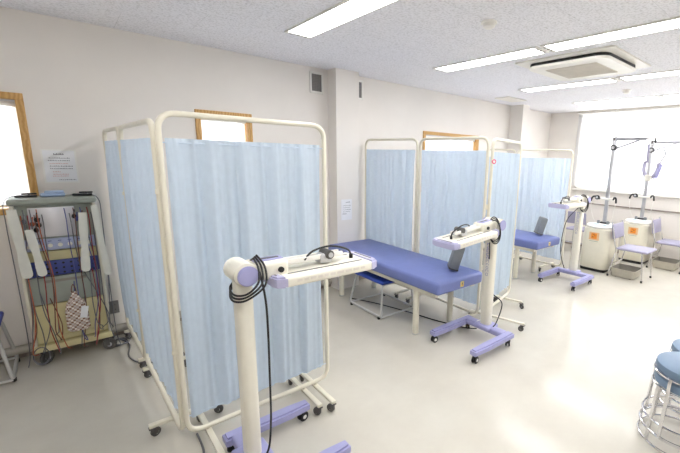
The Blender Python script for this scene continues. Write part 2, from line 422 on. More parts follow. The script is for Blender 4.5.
# notices
def notice(loc, w, h, rows, label, seed, sleeve=True):
    rnd = random.Random(seed)
    r = thing('paper_notice', loc, label, 'notice')
    k = MB()
    if sleeve: k.box((0, -.0008, 0), (w+.02, .0024, h+.02), 'offwhite')
    k.box((0, -.0017, 0), (w, .0036, h), 'paper'); k.build('sheet', r)
    k = MB()
    for z, x0, x1, th, m in rows:
        x = x0
        while x < x1:
            d = rnd.uniform(.006, .011)*w/.2
            k.box((x*w+d/2, -.0042, z*h), (d*.8, .0008, th), m)
            if rnd.random() < .6: k.box((x*w+d/2, -.0042, z*h+th*.9), (d*.5, .0008, th*.5), m)
            x += d/w*1.15
    k.build('printed_text', r)
notice((.012, W, 1.50), .185, .24, [(.38, -.17, .12, .008, 'ink'), (.26, -.33, .33, .004, 'ink'), (.18, -.37, .33, .004, 'ink'), (.09, -.33, .25, .003, 'redink'), (.0, -.33, .38, .004, 'ink'), (-.08, -.33, .38, .004, 'ink'), (-.18, -.26, 0, .003, 'redink'), (-.26, -.26, .2, .003, 'redink'), (-.32, -.28, .2, .003, 'redink'), (-.44, -.1, .42, .0035, 'ink')],
       'white paper notice in a clear sleeve on the wall above the electrotherapy cart', 3)
notice((2.535, W-.18, 1.0), .15, .25, [(.36, -.1, .3, .006, 'ink'), (.2, -.35, .4, .003, 'ink'), (.1, -.35, .3, .003, 'ink'), (0, -.35, .35, .003, 'ink'), (-.1, -.35, .3, .003, 'ink'), (-.2, -.4, 0, .006, 'ink')],
       'white paper notice on the pillar above the head of the nearest bed', 5, False)
t = thing('wall_outlet', (.225, W, .27), 'grey wall outlet low on the left wall just right of the cart', 'outlet')
k = MB(); k.box((0, -.005, 0), (.07, .01, .115), 'vent', .003); k.build('cover_plate', t)
k = MB()
for z in (-.022, .022):
    for x in (-.008, .008): k.box((x, -.0105, z), (.003, .002, .012), 'dark')
k.build('sockets', t)
k = MB(); k.tube([(X0, W-.045, .082), (2.38, W-.045, .082)], .034, 'pipe', 14)
for x in (-1.6, -.55, .33, 1.4): k.box((x, W-.025, .082), (.03, .05, .078), 'pipe', .01)
tag(k.build('floor_pipe'), 'grey pipe running along the foot of the left wall', 'pipe')

# ------------------------------------------------------------------ folding screens
def caster(parent, x, y, ang, r=.027, wheel='dgrey', stem=.09):
    k = MB(); d = Vector((math.cos(ang), math.sin(ang), 0)); nrm = Vector((-d.y, d.x, 0)); c = Vector((x, y, 0))+d*.018
    c.z = r
    k.cyl(c-nrm*.011, c+nrm*.011, r, wheel, n=16, bev=.004)
    k.cyl(c-nrm*.0135, c+nrm*.0135, r*.4, 'alu', n=10)
    for sg in (-1, 1):
        k.box(c+nrm*sg*.0155+Vector((0, 0, r*.55))-d*.006, (.026, .003, r*1.5), wheel, rot=Matrix.Rotation(ang, 4, 'Z'))
    k.box((x, y, r*2+.006), (.034, .034, .008), wheel, .003); k.cyl((x, y, r*2), (x, y, stem), .007, 'alu', n=8)
    return k.build('caster', parent)
def curtain(A, B, z0, z1, seed, parent):
    rnd = random.Random(seed); A = Vector(A); B = Vector(B); L = (B-A).length; d = (B-A)/L; n = Vector((-d.y, d.x, 0))
    nx, nz = int(L*120), 20
    waves = [(rnd.uniform(9, 15), rnd.uniform(0, 6.3), .0036), (rnd.uniform(17, 24), rnd.uniform(0, 6.3), .0036), (rnd.uniform(30, 40), rnd.uniform(0, 6.3), .0024), (rnd.uniform(50, 64), rnd.uniform(0, 6.3), .0012)]
    fine = [(rnd.uniform(70, 90), rnd.uniform(0, 6), .0022), (rnd.uniform(110, 130), rnd.uniform(0, 6), .0016)]
    k = MB(); i0 = k.sl('curtain'); rows = []
    zs = [z0+(z1-z0)*j/nz for j in range(nz)]+[z1-.045, z1-.03, z1-.012, z1, z1+.012]
    zs = sorted(zs)
    for z in zs:
        t = (z-z0)/(z1-z0); row = []
        amp = .25+.9*math.sin(PI*min(max(t, .02), .98))**.35; gat = max(0, 1-abs(t-1)/.06)+max(0, 1-abs(t)/.05)*.6
        for i in range(nx+1):
            s = L*i/nx; w = 0
            for f, p, a in waves: w += a*math.sin(f*2*PI/1.0*s*.5+p+.5*math.sin(2.2*t+p))
            g = sum(a*math.sin(f*s*2+p) for f, p, a in fine)
            off = w*amp*2.8+g*gat
            row.append(k.bm.verts.new(A+d*s+n*off+Vector((0, 0, z))))
        rows.append(row)
    for r0, r1 in zip(rows, rows[1:]):
        for i in range(nx):
            f = k.bm.faces.new((r0[i], r0[i+1], r1[i+1], r1[i])); f.material_index = i0
    return k.build('curtain', parent, 180, recalc=False)
def panel(root, A, B, ztop, seed, zbot=.108, gap=.137):
    A = Vector((A[0], A[1], 0)); B = Vector((B[0], B[1], 0)); d = (B-A).normalized()
    up = Vector((0, 0, 1))
    fr = MB(); fr.tube(fillet([A+up*zbot, B+up*zbot, B+up*ztop, A+up*ztop], .085, 7, True), .0145, 'cream', 12, True)
    fo = fr.build('panel_frame', root)
    for z in (ztop-gap, .212):
        q = MB(); q.cyl(A+up*z+d*.012, B+up*z-d*.012, .003, 'rod', n=8); q.build('curtain_rod', root)
    curtain(A+d*.024, B-d*.024, .2, ztop-gap+.009, seed, root)
def foot(root, c, d, l0, l1, ztop=.096):
    """foot beam through c along direction d from -l0 to +l1"""
    c = Vector((c[0], c[1], 0)); d = Vector((d[0], d[1], 0)).normalized(); ang = math.atan2(d.y, d.x)
    a, b_ = c-d*l0, c+d*l1
    k = MB(); k.box((a+b_)/2+Vector((0, 0, ztop-.02)), (l0+l1+.03, .032, .022), 'cream', .005, rot=Matrix.Rotation(ang, 4, 'Z'))
    k.cyl(c+Vector((0, 0, ztop-.02)), c+Vector((0, 0, ztop+.012)), .012, 'cream', n=10)
    f = k.build('foot', root)
    caster(f, a.x, a.y, ang+.4, stem=ztop-.02); caster(f, b_.x, b_.y, ang-.5, stem=ztop-.02)
def hinge(root, x, y, zs):
    for z in zs:
        k = MB(); k.cyl((x, y, z-.025), (x, y, z+.025), .0085, 'cream', n=10); k.box((x, y, z), (.05, .006, .022), 'cream', .002); k.build('hinge', root)

t = thing('folding_screen', (0, 0, 0), 'nearest cream folding screen with blue curtains, standing right of the electrotherapy cart', 'screen')
panel(t, (.366, 2.19), (1.247, 2.20), 1.822, 11)
panel(t, (.350, 2.215), (.328, 3.24), 1.785, 12, gap=.10)
panel(t, (.326, 3.28), (.305, 4.06), 1.785, 13, gap=.10)
hinge(t, .356, 2.203, (.6, 1.45)); hinge(t, .327, 3.26, (.5, 1.35))
foot(t, (.47, 2.2), (0, 1), .30, .20); foot(t, (1.065, 2.2), (0, 1), .21, .21); foot(t, (1.15, 2.2), (0, 1), .235, .20)
foot(t, (.352, 2.44), (1, 0), .12, .22); foot(t, (.332, 3.17), (1, 0), .03, .22); foot(t, (.327, 3.34), (1, 0), .03, .22); foot(t, (.308, 3.98), (1, 0), .03, .2)

t = thing('folding_screen', (0, 0, 0), 'middle cream folding screen with pale blue curtains, between the two blue beds', 'screen')
panel(t, (2.97, 2.22), (2.97, 3.14), 1.845, 21); panel(t, (2.968, 3.18), (2.905, 4.07), 1.845, 22)
panel(t, (3.005, 2.195), (3.80, 2.40), 1.835, 23)
hinge(t, 2.985, 2.207, (.6, 1.2)); hinge(t, 2.97, 3.16, (.6, 1.4))
foot(t, (3.66, 2.36), (.25, -1), .13, .19); foot(t, (2.97, 2.30), (1, 0), .2, .2); foot(t, (2.97, 3.06), (1, 0), .2, .2); foot(t, (2.97, 3.26), (1, 0), .2, .2); foot(t, (3.10, 2.22), (-.25, 1), .40, .15)
k = MB(); k.lathe([(.012, -.004), (.018, -.006), (.023, 0), (.018, .006), (.012, .004), (.012, -.004)], 'pink', n=20)
k.cyl((0, 0, -.003), (0, 0, .003), .013, 'offwhite', n=16)
o = k.build('round_tag'); o.location = (3.012, 2.195-.018, 1.63); o.rotation_euler = (PI/2, 0, -.5)
tag(o, 'small round pink and white tag hanging on the post of the middle screen', 'tag')

t = thing('folding_screen', (0, 0, 0), 'farthest cream folding screen with blue curtains, behind the second blue bed', 'screen')
panel(t, (5.40, 2.56), (5.40, 3.46), 1.81, 31); panel(t, (5.40, 3.50), (5.40, 4.08), 1.81, 32)
hinge(t, 5.40, 3.48, (.6, 1.4))
foot(t, (5.40, 2.80), (1, 0), .18, .2); foot(t, (5.40, 3.38), (1, 0), .2, .2); foot(t, (5.40, 3.6), (1, 0), .2, .2)

# ------------------------------------------------------------------ beds and bolsters
def bed(loc, label):
    t = thing('treatment_bed', loc, label, 'bed', group='blue treatment beds')
    w, l, h = .62, 1.84, .60
    k = MB(); k.box((0, l/2, h-.0575), (w, l, .115), 'bed', .03, 4); k.build('mattress', t)
    k = MB()
    for sx in (-1, 1): k.box((sx*(w/2-.06), l/2, h-.135), (.05, l-.14, .04), 'cream', .004)
    for y in (.12, l/2, l-.12): k.box((0, y, h-.135), (w-.14, .05, .04), 'cream', .004)
    k.build('frame', t)
    for x, y in ((-w/2+.07, .34), (w/2-.07, .34), (-w/2+.07, l-.2), (w/2-.07, l-.2)):
        k = MB(); k.cyl((x, y, .012), (x, y, h-.115), .03, 'cream', n=20); k.cyl((x, y, 0), (x, y, .016), .033, 'steel', n=20, bev=.004); k.build('leg', t)
    k = MB(); k.box((-.0, -.001, h-.062), (.045, .002, .05), 'yellow'); k.box((0, -.002, h-.057), (.012, .002, .02), 'ink'); k.box((.008, -.002, h-.074), (.02, .002, .007), 'orange')
    tag(k.build('sticker', t), 'small yellow sticker')
    return t
b1 = bed((2.58, 2.12, 0), 'long blue padded treatment bed between the nearest and middle screens')
b2 = dup(b1, (4.86, 2.50, 0), 0, 'blue padded treatment bed farther back, between the middle and farthest screens', 'blue treatment beds')
def bolster(loc, rz, label):
    t = thing('bolster', loc, label, 'pillow', rz, 'grey bolsters')
    R = Matrix.Rotation(.26, 4, 'X')
    k = MB(); k.box(R @ Vector((0, 0, .125)), (.15, .095, .25), 'grey', .02, 3, rot=R); k.build('cushion', t)
    k = MB(); k.box(R @ Vector((0, 0, .012)), (.148, .097, .02), 'dgrey', .008, rot=R); k.build('base_seam', t)
    return t
o = bolster((2.69, 2.34, .613), .83, 'grey bolster cushion standing on the end of the nearest blue bed')
dup(o, (5.03, 2.78, .613), .83, 'grey bolster cushion standing on the second, farther blue bed', 'grey bolsters')

# ------------------------------------------------------------------ low sled chairs with blue seats
def sled_chair(loc, rz, sp, label, w=.20, l=.29):
    t = thing('sled_chair', loc, label, 'chair', rz)
    zs = .365 if w < .25 else .40
    k = MB(); k.box((0, 0, zs+.018), (2*w+.03, 2*l-.06, .036), 'blue', .014, 3); k.build('seat', t)
    for s in (-1, 1):
        xb = s*(w+sp); xt = s*(w-.01)
        k = MB(); k.tube(fillet([(s*.03, -l+.07, zs-.012), (xt, -l+.06, zs-.012), (xb, -l+.02, .03), (xb, l+.02, .03), (xt, l-.06, zs-.012), (s*.03, l-.07, zs-.012)], .05, 5), .0115, 'steel', 10)
        lg = k.build('leg_frame', t)
        for y in (-l+.06, l-.02):
            q = MB(); q.cyl((xb, y, 0), (xb, y, .03), .015, 'black', n=12, bev=.003); q.build('rubber_foot', lg)
    for y in (-l+.02, l):
        k = MB(); k.tube([(-w-sp, y, .03), (w+sp, y, .03)], .0095, 'steel', 8); k.build('cross_bar', t)
    return t
sled_chair((2.50, 3.17, 0), 0, .03, 'low tubular chair with a royal blue seat tucked under the nearest bed')
c = sled_chair((-.74, 3.86, 0), 0, .035, 'grey tubular chair with a blue seat cut off at the left edge beside the cart', .30, .21)
# ------------------------------------------------------------------ therapy light stands
def caster_h(parent, x, y, ang):
    k = MB(); d = Vector((math.cos(ang), math.sin(ang), 0)); n = Vector((-d.y, d.x, 0)); r = .031
    c = Vector((x, y, r))+d*.012
    for s in (-1, 1):
        k.cyl(c+n*s*.007, c+n*s*.02, r, 'black', n=18, bev=.004); k.cyl(c+n*s*.019, c+n*s*.0215, r*.42, 'offwhite', n=12)
    k.box(c+Vector((0, 0, .02)), (.03, .012, .05), 'black', .004, rot=Matrix.Rotation(ang, 4, 'Z'))
    k.cyl((x, y, .05), (x, y, .082), .009, 'alu', n=8)
    return k.build('caster', parent)
def light_stand(loc, rz, hz, slide, label, coil_side, text_side, cords, wide=1., al=.5, tilt=0.):
    t = thing('therapy_stand', loc, label, 'therapy machine', rz, 'therapy light stands')
    k = MB(); k.box((0, 0, .105), (.085, .42, .055), 'lilac', .014, 3); k.box((.0, 0, .125), (.17, .17, .04), 'lilac', .016, 3); k.build('base_bar', t)
    for s in (-1, 1):
        k = MB()
        k.prism([(-.07, -.036), (.30, -.04), (al, -.030), (al, .030), (.30, .04), (-.07, .036)], .066, .124, 'lilac', .012, Matrix.Translation((0, s*.232, 0)))
        a = k.build('base_arm', t)
        caster_h(a, al-.045, s*.232, .2*s); caster_h(a, -.035, s*.232, .5)
    k = MB(); k.box((-.005, -.085, .118), (.05, .02, .045), 'offwhite', .005); k.build('cord_clip', t)
    k = MB(); k.box((0, 0, (.12+hz+.03)/2), (.074*wide, .10, hz+.03-.12), 'ivory', .03, 5); k.build('post', t)
    zc = hz+.025
    k = MB(); k.cyl((0, -.078, zc), (0, .10, zc), .054, 'ivory', n=28, bev=.014); k.build('hub', t)
    for ya, yb in ((-.077, -.094), (.099, .112)):
        k = MB(); k.cyl((0, ya, zc), (0, yb, zc), .046, 'lilac', n=28, bev=.004); k.build('hub_cap', t)
    k = MB(); k.box((.115, 0, zc), (.18, .13, .085), 'ivory', .02, 3); k.build('neck', t)
    k = MB(); k.box((.12, 0, zc+.0445), (.14, .062, .006), 'lilac', .003); k.box((.13, 0, zc+.048), (.09, .02, .004), 'dgrey', .0015); k.build('neck_recess', t)
    for s in (-1, 1):
        k = MB(); k.cyl((.16, s*.064, zc), (.16, s*.075, zc), .014, 'black', n=14); k.build('lock_knob', t)
    k = MB()
    for y in (-.022, .022): k.box((.37, y, hz+.042), (.32, .016, .026), 'offwhite', .004)
    k.box((.37, 0, hz+.034), (.31, .03, .008), 'alu')
    k.build('slide_rail', t)
    k = MB(); k.cyl((.44, -.052, hz+.05), (.44, .04, hz+.05), .024, 'dgrey', n=18, bev=.005); k.cyl((.44, -.056, hz+.05), (.44, -.05, hz+.05), .014, 'alu', n=14); k.box((.425, 0, hz+.03), (.07, .075, .05), 'alu', .01); k.build('clamp', t)
    x0, x1 = .11+slide, .70+slide
    k = MB(); k.box(((x0+x1)/2, 0, hz-.026), (x1-x0-.09, .272, .05), 'ivory', .012, 3)
    for y in (-.075, .075): k.box(((x0+x1)/2, y, hz+.0005), (x1-x0-.16, .006, .003), 'dgrey')
    p = k.build('lamp_panel', t)
    for xe, s in ((x0, -1), (x1, 1)):
        k = MB(); k.prism([(0, -.138), (.046, -.118), (.058, -.08), (.058, .08), (.046, .118), (0, .138)], -.052, .002, 'lilac_light', .008, Matrix.Translation((xe-s*.052, 0, hz)) @ Matrix.Diagonal((s, 1, 1, 1)))
        k.box((xe-s*.02, 0, hz+.003), (.008, .16, .002), 'dgrey'); k.box((xe-s*.036, 0, hz+.003), (.005, .18, .002), 'offwhite')
        k.build('end_cap', p)
    rnd = random.Random(4)
    for s in (-1, 1):
        k = MB(); x = x0+.1
        while x < x1-.1:
            d = rnd.uniform(.02, .04); k.box((x+d/2, s*.1365, hz-.024), (d, .0015, .013), 'grille'); x += d+.012
        k.build('vent_marks', p)
    # coiled cord over the hub, arc to the lamp panel, drop to the base
    c = coil_side
    k = MB()
    for q in range(3):
        pts = []
        if c < 0:
            j = .015*q
            pts = spline([(.05+j*.5, -.02, zc+.062+j*.4), (.05+j, -.075, zc+.03), (.035+j, -.11, zc-.03-j*.6), (-.015, -.105, zc-.075-j*.9), (-.05-j*.2, -.04, zc-.09-j*.9), (-.04, .045, zc-.075-j*.7), (.02, .07, zc-.03), (.05+j, .06, zc+.02), (.05+j*.5, -.02, zc+.062+j*.4)], 7)
        else:
          for i in range(25):
            a = 2*PI*i/24; pts.append((.035+.012*q+.012*math.sin(a), c*(.045+.06*math.cos(a)+.012*q), zc-.035-.012*q+(.105)*math.sin(a)))
        k.tube(pts, .0048, 'cable', 8)
    k.build('coiled_cord', t)
    k = MB(); k.tube(spline([(.30+slide*.5, -.03, hz+.04), (.36+slide*.5, -.01, hz+.075), (.47+slide, .0, hz+.085), (.58+slide, .0, hz+.05), (.60+slide, 0, hz)]), .0055, 'cable', 8)
    k.cyl((.60+slide, 0, hz-.005), (.60+slide, 0, hz+.022), .011, 'black', n=10); k.build('lamp_cord', t)
    for pts in cords:
        k = MB(); k.tube(spline(pts), .0052, 'cable', 8); k.build('power_cord', t)
    if text_side:
        k = MB(); rnd = random.Random(9); z = hz-.15
        while z > hz-.46:
            h = rnd.uniform(.014, .026); wdt = rnd.uniform(.02, .03); kk = z > hz-.30
            m = 'letter' if kk else 'lilac_vinyl'
            k.box((.037*wide+.0004, .002, z), (.0012, wdt, .004), m); k.box((.037*wide+.0004, -wdt/2, z-h/2), (.0012, .005, h), m)
            if rnd.random() < .7: k.box((.037*wide+.0004, wdt/2, z-h/2), (.0012, .005, h), m)
            if rnd.random() < .5: k.box((.037*wide+.0004, .0, z-h), (.0012, wdt, .004), m)
            z -= h+.012
        k.build('vertical_lettering', t)
    if tilt:
        Q = Matrix.Rotation(tilt, 3, 'Y'); pv = Vector((0, 0, zc))
        for o in t.children:
            if o.name.split('.')[0] in ('neck', 'neck_recess', 'lock_knob', 'slide_rail', 'clamp', 'lamp_panel', 'lamp_cord'):
                o.rotation_euler = (0, tilt, 0); o.location = pv-Q @ pv
    return t
light_stand((.573, 1.785, 0), 0, 1.08, 0., 'lilac and ivory therapy light stand in the foreground, in front of the nearest screen', -1, False,
    [[(.05, -.09, 1.12), (.062, -.12, .95), (.065, -.11, .6), (.055, -.12, .35), (.03, -.12, .2), (-.02, -.06, .145), (-.07, .02, .12), (-.10, .06, .07)]], al=.425)
light_stand((2.80, 1.99, 0), PI, 1.065, -.05, 'lilac and ivory therapy light stand standing at the end of the nearest blue bed', 1, True,
    [[(.056, .02, .93), (.06, .03, .85), (.058, .03, .78)], [(-.05, .03, .42), (-.14, .06, .34), (-.16, .05, .25), (-.05, .08, .16), (.0, .085, .14)]], 1.1, .475, .085)
light_stand((5.24, 2.30, 0), PI, 1.125, -.02, 'farthest lilac and ivory therapy light stand, beside the second bed, left of the traction machines', 1, True,
    [[(.06, .0, 1.04), (.16, -.10, .85), (.17, -.14, .5), (.12, -.13, .3), (.03, -.12, .15)]], 1.1)

# ------------------------------------------------------------------ traction machines
def dshape(w, d, r, n=6):
    return rrect(d, w, r, n)
def traction(loc, label):
    t = thing('traction_machine', loc, label, 'traction machine', group='traction machines')
    k = MB(); k.prism(rrect(.46, .38, .05), 0, .05, 'black', .006, Matrix.Translation((.24, 0, 0))); k.build('base_plinth', t)
    # tapered body
    k = MB(); i0 = k.sl('cream'); rings = []
    for z, w, d in ((.045, .41, .48), (.055, .42, .49), (.35, .415, .48), (.62, .405, .46), (.655, .40, .45), (.668, .38, .42)):
        rings.append([k.bm.verts.new((.24+x, y, z)) for x, y in rrect(d, w, .09, 7)])
    for A, B in zip(rings, rings[1:]):
        n = len(A)
        for i in range(n): f = k.bm.faces.new((A[i], A[(i+1) % n], B[(i+1) % n], B[i])); f.material_index = i0
    f = k.bm.faces.new(rings[-1]); f.material_index = i0; f = k.bm.faces.new(rings[0][::-1]); f.material_index = i0
    k.build('body', t)
    k = MB(); k.lathe([(0, .662), (.20, .662), (.225, .672), (.23, .69), (.215, .705), (.1, .715), (0, .717)], 'offwhite', (.24, 0, 0), 32, 1.05, .98); k.build('lid', t)
    for y in (.06, -.07):
        k = MB(); k.box((.14, y, .712), (.08, .065, .012), 'sky_cloth', .004); k.build('control_pad', t)
    k = MB(); k.box((.31, 0, .725), (.10, .14, .03), 'black', .012); k.build('mast_collar', t)
    for y in (.07, -.07):
        k = MB(); k.cyl((.25, y, .71), (.25, y, .765), .022, 'grey', n=14, bev=.005); k.build('timer_knob', t)
    k = MB(); k.box((.3, 0, 1.37), (.05, .05, 1.30), 'mastgrey', .008); k.build('mast', t)
    k = MB(); k.box((.3, -.20, 2.00), (.045, .46, .04), 'armgrey', .008); k.box((.3, -.48, 2.008), (.03, .14, .018), 'rail', .004); k.cyl((.3, .0, 1.98), (.3, 0, 2.03), .03, 'dgrey', n=16)
    arm = k.build('arm', t)
    k = MB(); k.cyl((.3, -.54, 1.965), (.3, -.54, 2.0), .012, 'black', n=10); k.sph((.3, -.54, 1.96), .018, 'black'); k.build('pulley', arm)
    k = MB(); k.tube([(.3, -.02, 1.86), (.3, -.34, 1.985)], .013, 'armgrey', 8); k.build('brace', t)
    k = MB(); k.cyl((.26, 0, 1.875), (.34, 0, 1.875), .042, 'black', n=20, bev=.008); k.cyl((.25, 0, 1.875), (.262, 0, 1.875), .024, 'alu', n=14); k.build('joint_knob', t)
    k = MB(); k.box((.285, 0, 1.10), (.05, .24, .03), 'offwhite', .008); k.build('cross_bar', t)
    for s in (-1, 1):
        k = MB(); k.tube(spline([(.27, s*.10, 1.10), (.22, s*.13, 1.135), (.17, s*.17, 1.125), (.15, s*.185, 1.06)]), .014, 'black', 10)
        if s > 0: k.cyl((.2, .12, 1.12), (.235, .12, 1.12), .034, 'black', n=16, bev=.006); k.cyl((.19, .12, 1.12), (.202, .12, 1.12), .018, 'alu', n=12)
        k.build('grip_handle', t)
    for s in (-1, 1):
        k = MB(); k.tube(spline([(.16, s*.18, 1.06), (.15, s*.17, .95), (.2, s*.14, .8), (.25, s*.09, .70)]), .004, 'offwhite', 6); k.build('grip_cord', t)
    k = MB(); k.box((.0045, .012, .545), (.003, .15, .12), 'amber'); k.box((.0025, .012, .548), (.003, .085, .085), 'orange')
    for zz, yy, ww in ((.575, .02, .03), (.553, .0, .02), (.533, .03, .025)): k.box((.0008, yy, zz), (.002, ww, .008), 'brown_cable')
    k.box((.0045, .012, .468), (.003, .13, .008), 'greengrey'); k.box((.005, .012, .442), (.003, .11, .008), 'tray')
    tag(k.build('front_label', t), 'orange square label on the front')
    return t
t1 = traction((5.93, 2.335, 0), 'ivory cervical traction machine with tall mast, left of the pair before the far window')
dup(t1, (6.99, 2.135, 0), 0, 'ivory cervical traction machine with tall mast, right of the pair, nearer the far window', 'traction machines')
# head halter hanging from the first machine's arm
t = thing('head_halter', (6.20, 1.80, 1.955), 'lilac and white head halter hanging from the arm of the left traction machine', 'head halter')
k = MB(); k.tube([(0, -.13, -.10), (0, .06, -.03)], .007, 'alu', 8); k.tube([(0, 0, 0), (0, 0, -.055)], .005, 'alu', 8); k.build('spreader_bar', t)
k = MB(); k.box((0, .055, -.16), (.012, .03, .26), 'lilac_vinyl', .003, rot=Matrix.Rotation(-.05, 4, 'X')); k.build('strap', t)
k = MB(); k.tube(spline([(0, -.13, -.10), (0, -.16, -.16), (0, -.13, -.24), (0, -.1, -.30)]), .010, 'armgrey', 8); k.build('strap', t)
k = MB(); k.tube(spline([(0, .07, -.27), (-.02, .075, -.36), (-.03, .05, -.45), (-.02, 0, -.50), (0, -.05, -.47), (.01, -.09, -.38), (0, -.1, -.29)]), .026, 'lilac_vinyl', 10); k.build('neck_pad', t)
k = MB(); k.box((-.01, -.11, -.40), (.05, .045, .2), 'lilac', .018, 3, rot=Matrix.Rotation(.22, 4, 'X')); k.build('chin_pad', t)
k = MB(); k.box((-.045, .0, -.50), (.02, .09, .09), 'strap', .012, 3); k.build('chin_cup', t)
k = MB(); k.tube(spline([(0, -.07, -.48), (0, -.05, -.56), (0, -.03, -.62)]), .009, 'lilac', 8); k.build('loose_strap', t)

# lilac tubular chairs, one by each machine
def clinic_chair(loc, rz, label):
    t = thing('clinic_chair', loc, label, 'chair', rz, 'lilac clinic chairs')
    # faces -y ; seat 0.42 wide (x) x 0.40 deep (y)
    k = MB(); k.box((0, -.04, .432), (.42, .41, .035), 'lilac_vinyl', .016, 3); k.build('seat', t)
    k = MB(); R = Matrix.Rotation(-.16, 4, 'X')
    k.box((0, .245, .665), (.40, .03, .22), 'lilac_vinyl', .014, 3, rot=R); k.build('backrest', t)
    for s in (-1, 1):
        k = MB(); k.tube(fillet([(s*.20, -.215, .012), (s*.19, -.17, .425), (s*.19, .12, .42)], .04), .011, 'chrome', 10); l = k.build('front_leg', t)
        q = MB(); q.cyl((s*.20, -.215, 0), (s*.20, -.213, .03), .015, 'black', n=12); q.build('rubber_foot', l)
        k = MB(); k.tube(fillet([(s*.205, .24, .012), (s*.19, .17, .40), (s*.19, .215, .55), (s*.19, .27, .80)], .05), .011, 'chrome', 10); l = k.build('rear_leg', t)
        q = MB(); q.cyl((s*.205, .24, 0), (s*.205, .24, .03), .015, 'black', n=12); q.build('rubber_foot', l)
    k = MB(); k.tube([(-.195, .20, .2), (.195, .20, .2)], .007, 'chrome', 8); k.build('cross_bar', t)
    return t
cc = clinic_chair((6.09, 1.825, 0), .0, 'lilac seat chrome-legged chair beside the left traction machine')
dup(cc, (7.10, 1.60, 0), 0, 'lilac seat chrome-legged chair beside the right traction machine, at the right edge', 'lilac clinic chairs')
dup(cc, (7.02, 3.05, 0), PI*.5, 'lilac seat chair by the far window, half hidden behind the farthest therapy stand', 'lilac clinic chairs')
def bin_(loc, label):
    t = thing('storage_bin', loc, label, 'bin', group='grey bins')
    k = MB(); i0 = k.sl('tray'); i1 = k.sl('trayin'); R = []
    for z, w, d in ((.012, .30, .27), (.0125, .32, .29), (.125, .36, .34), (.135, .375, .355), (.135, .345, .325), (.03, .30, .27)):
        R.append([k.bm.verts.new((x, y, z)) for x, y in rrect(w, d, .03, 4)])
    for q, (A, B) in enumerate(zip(R, R[1:])):
        for i in range(len(A)): f = k.bm.faces.new((A[i], A[(i+1) % len(A)], B[(i+1) % len(A)], B[i])); f.material_index = i1 if q == 4 else i0
    f = k.bm.faces.new(R[-1]); f.material_index = i1; f = k.bm.faces.new(R[0][::-1]); f.material_index = i0
    k.build('tub', t)
    k = MB()
    for x in (-.12, .12):
        for y in (-.1, .1): k.cyl((x, y, 0), (x, y, .014), .014, 'dgrey', n=10)
    k.build('feet', t)
    return t
bb = bin_((6.07, 1.875, 0), 'low grey plastic bin under the chair of the left traction machine')
dup(bb, (7.12, 1.63, 0), 0, 'low grey plastic bin under the chair of the right traction machine', 'grey bins')

# ------------------------------------------------------------------ stools at the right edge
def stool(loc, rz, label):
    t = thing('round_stool', loc, label, 'stool', rz, 'slate blue stools')
    k = MB(); k.lathe([(0, .365), (.155, .365), (.17, .375), (.175, .395), (.17, .42), (.15, .432), (0, .437)], 'stool', n=40); k.build('seat', t)
    k = MB(); k.tube([(.178*math.cos(2*PI*i/40), .178*math.sin(2*PI*i/40), .368) for i in range(40)], .006, 'chrome', 8, True); k.build('seat_ring', t)
    for q in range(4):
        a = PI/4+q*PI/2; c, s = math.cos(a), math.sin(a)
        k = MB(); k.tube(fillet([(.185*c, .185*s, .38), (.19*c, .19*s, .35), (.212*c, .212*s, .02)], .01), .0105, 'chrome', 10); k.build('leg', t)
        # foot pad
    for rr, z in ((.205, .085), (.212, .018)):
        k = MB(); k.tube([(rr*math.cos(2*PI*i/48), rr*math.sin(2*PI*i/48), z) for i in range(48)], .007, 'chrome', 8, True); k.build('foot_ring', t)
    return t
s1 = stool((2.61, .39, 0), .15, 'lower slate blue round stool of the chrome stack at the right edge')
dup(s1, (2.61, .39, .078), .50, 'upper slate blue round stool stacked on top at the right edge', 'slate blue stools')
dup(s1, (3.10, .42, 0), .3, 'slate blue round stool mostly cut off, peeping out behind the nearest stack', 'slate blue stools')

# ------------------------------------------------------------------ electrotherapy cart
t = thing('electrotherapy_cart', (-.055, 3.96, 0), 'cream electrotherapy cart hung with coloured leads against the left wall', 'therapy cart')
hw = .235; F = -.12   # half width, front plane (y)
k = MB()
for s in (-1, 1): k.box((s*(hw-.012), -.005, .70), (.024, .23, 1.10), 'cream', .008)
k.box((0, .10, .70), (2*hw-.05, .02, 1.08), 'cream')
k.build('side_panel', t)
k = MB(); k.box((0, -.005, 1.258), (2*hw+.02, .27, .045), 'greengrey', .02, 3); k.build('top', t)
k = MB(); k.box((0, -.005, .14), (2*hw, .25, .05), 'beige', .01); k.build('base', t)
for x in (-.19, .19):
    for y in (-.09, .08):
        caster(t, x, y, .7 if x < 0 else -.4, r=.048, wheel='dgrey', stem=.12)
k = MB(); k.box((0, F+.05, 1.085), (2*hw-.05, .02, .30), 'greengrey'); k.build('upper_panel', t)
k = MB(); k.box((-.02, F+.036, 1.10), (.255, .012, .22), 'mirror', .002); k.build('display', t)
k = MB(); k.box((0, F+.03, .935), (2*hw-.05, .03, .085), 'ctrl', .006); k.build('control_strip', t)
for i in range(7):
    k = MB(); x = -.165+i*.055; k.cyl((x, F+.016, .93), (x, F-.004, .93), .014, 'ivory', n=14, bev=.003); k.build('dial', t)
for i in range(7):
    k = MB(); x = -.165+i*.055; k.box((x, F+.013, .962), (.02, .004, .004), 'navy'); k.build('indicator', t)
k = MB(); k.prism([(0, 0), (-.03, .08), (.02, .08), (.02, 0)], -(hw-.03), hw-.03, 'beige', 0, Matrix.Translation((0, F+.03, .805)) @ Matrix(((0, 0, 1, 0), (1, 0, 0, 0), (0, 1, 0, 0), (0, 0, 0, 1)))); k.build('sloped_ledge', t)
k = MB(); k.box((0, F+.025, .755), (2*hw-.055, .04, .115), 'navy', .008); k.build('socket_panel', t)
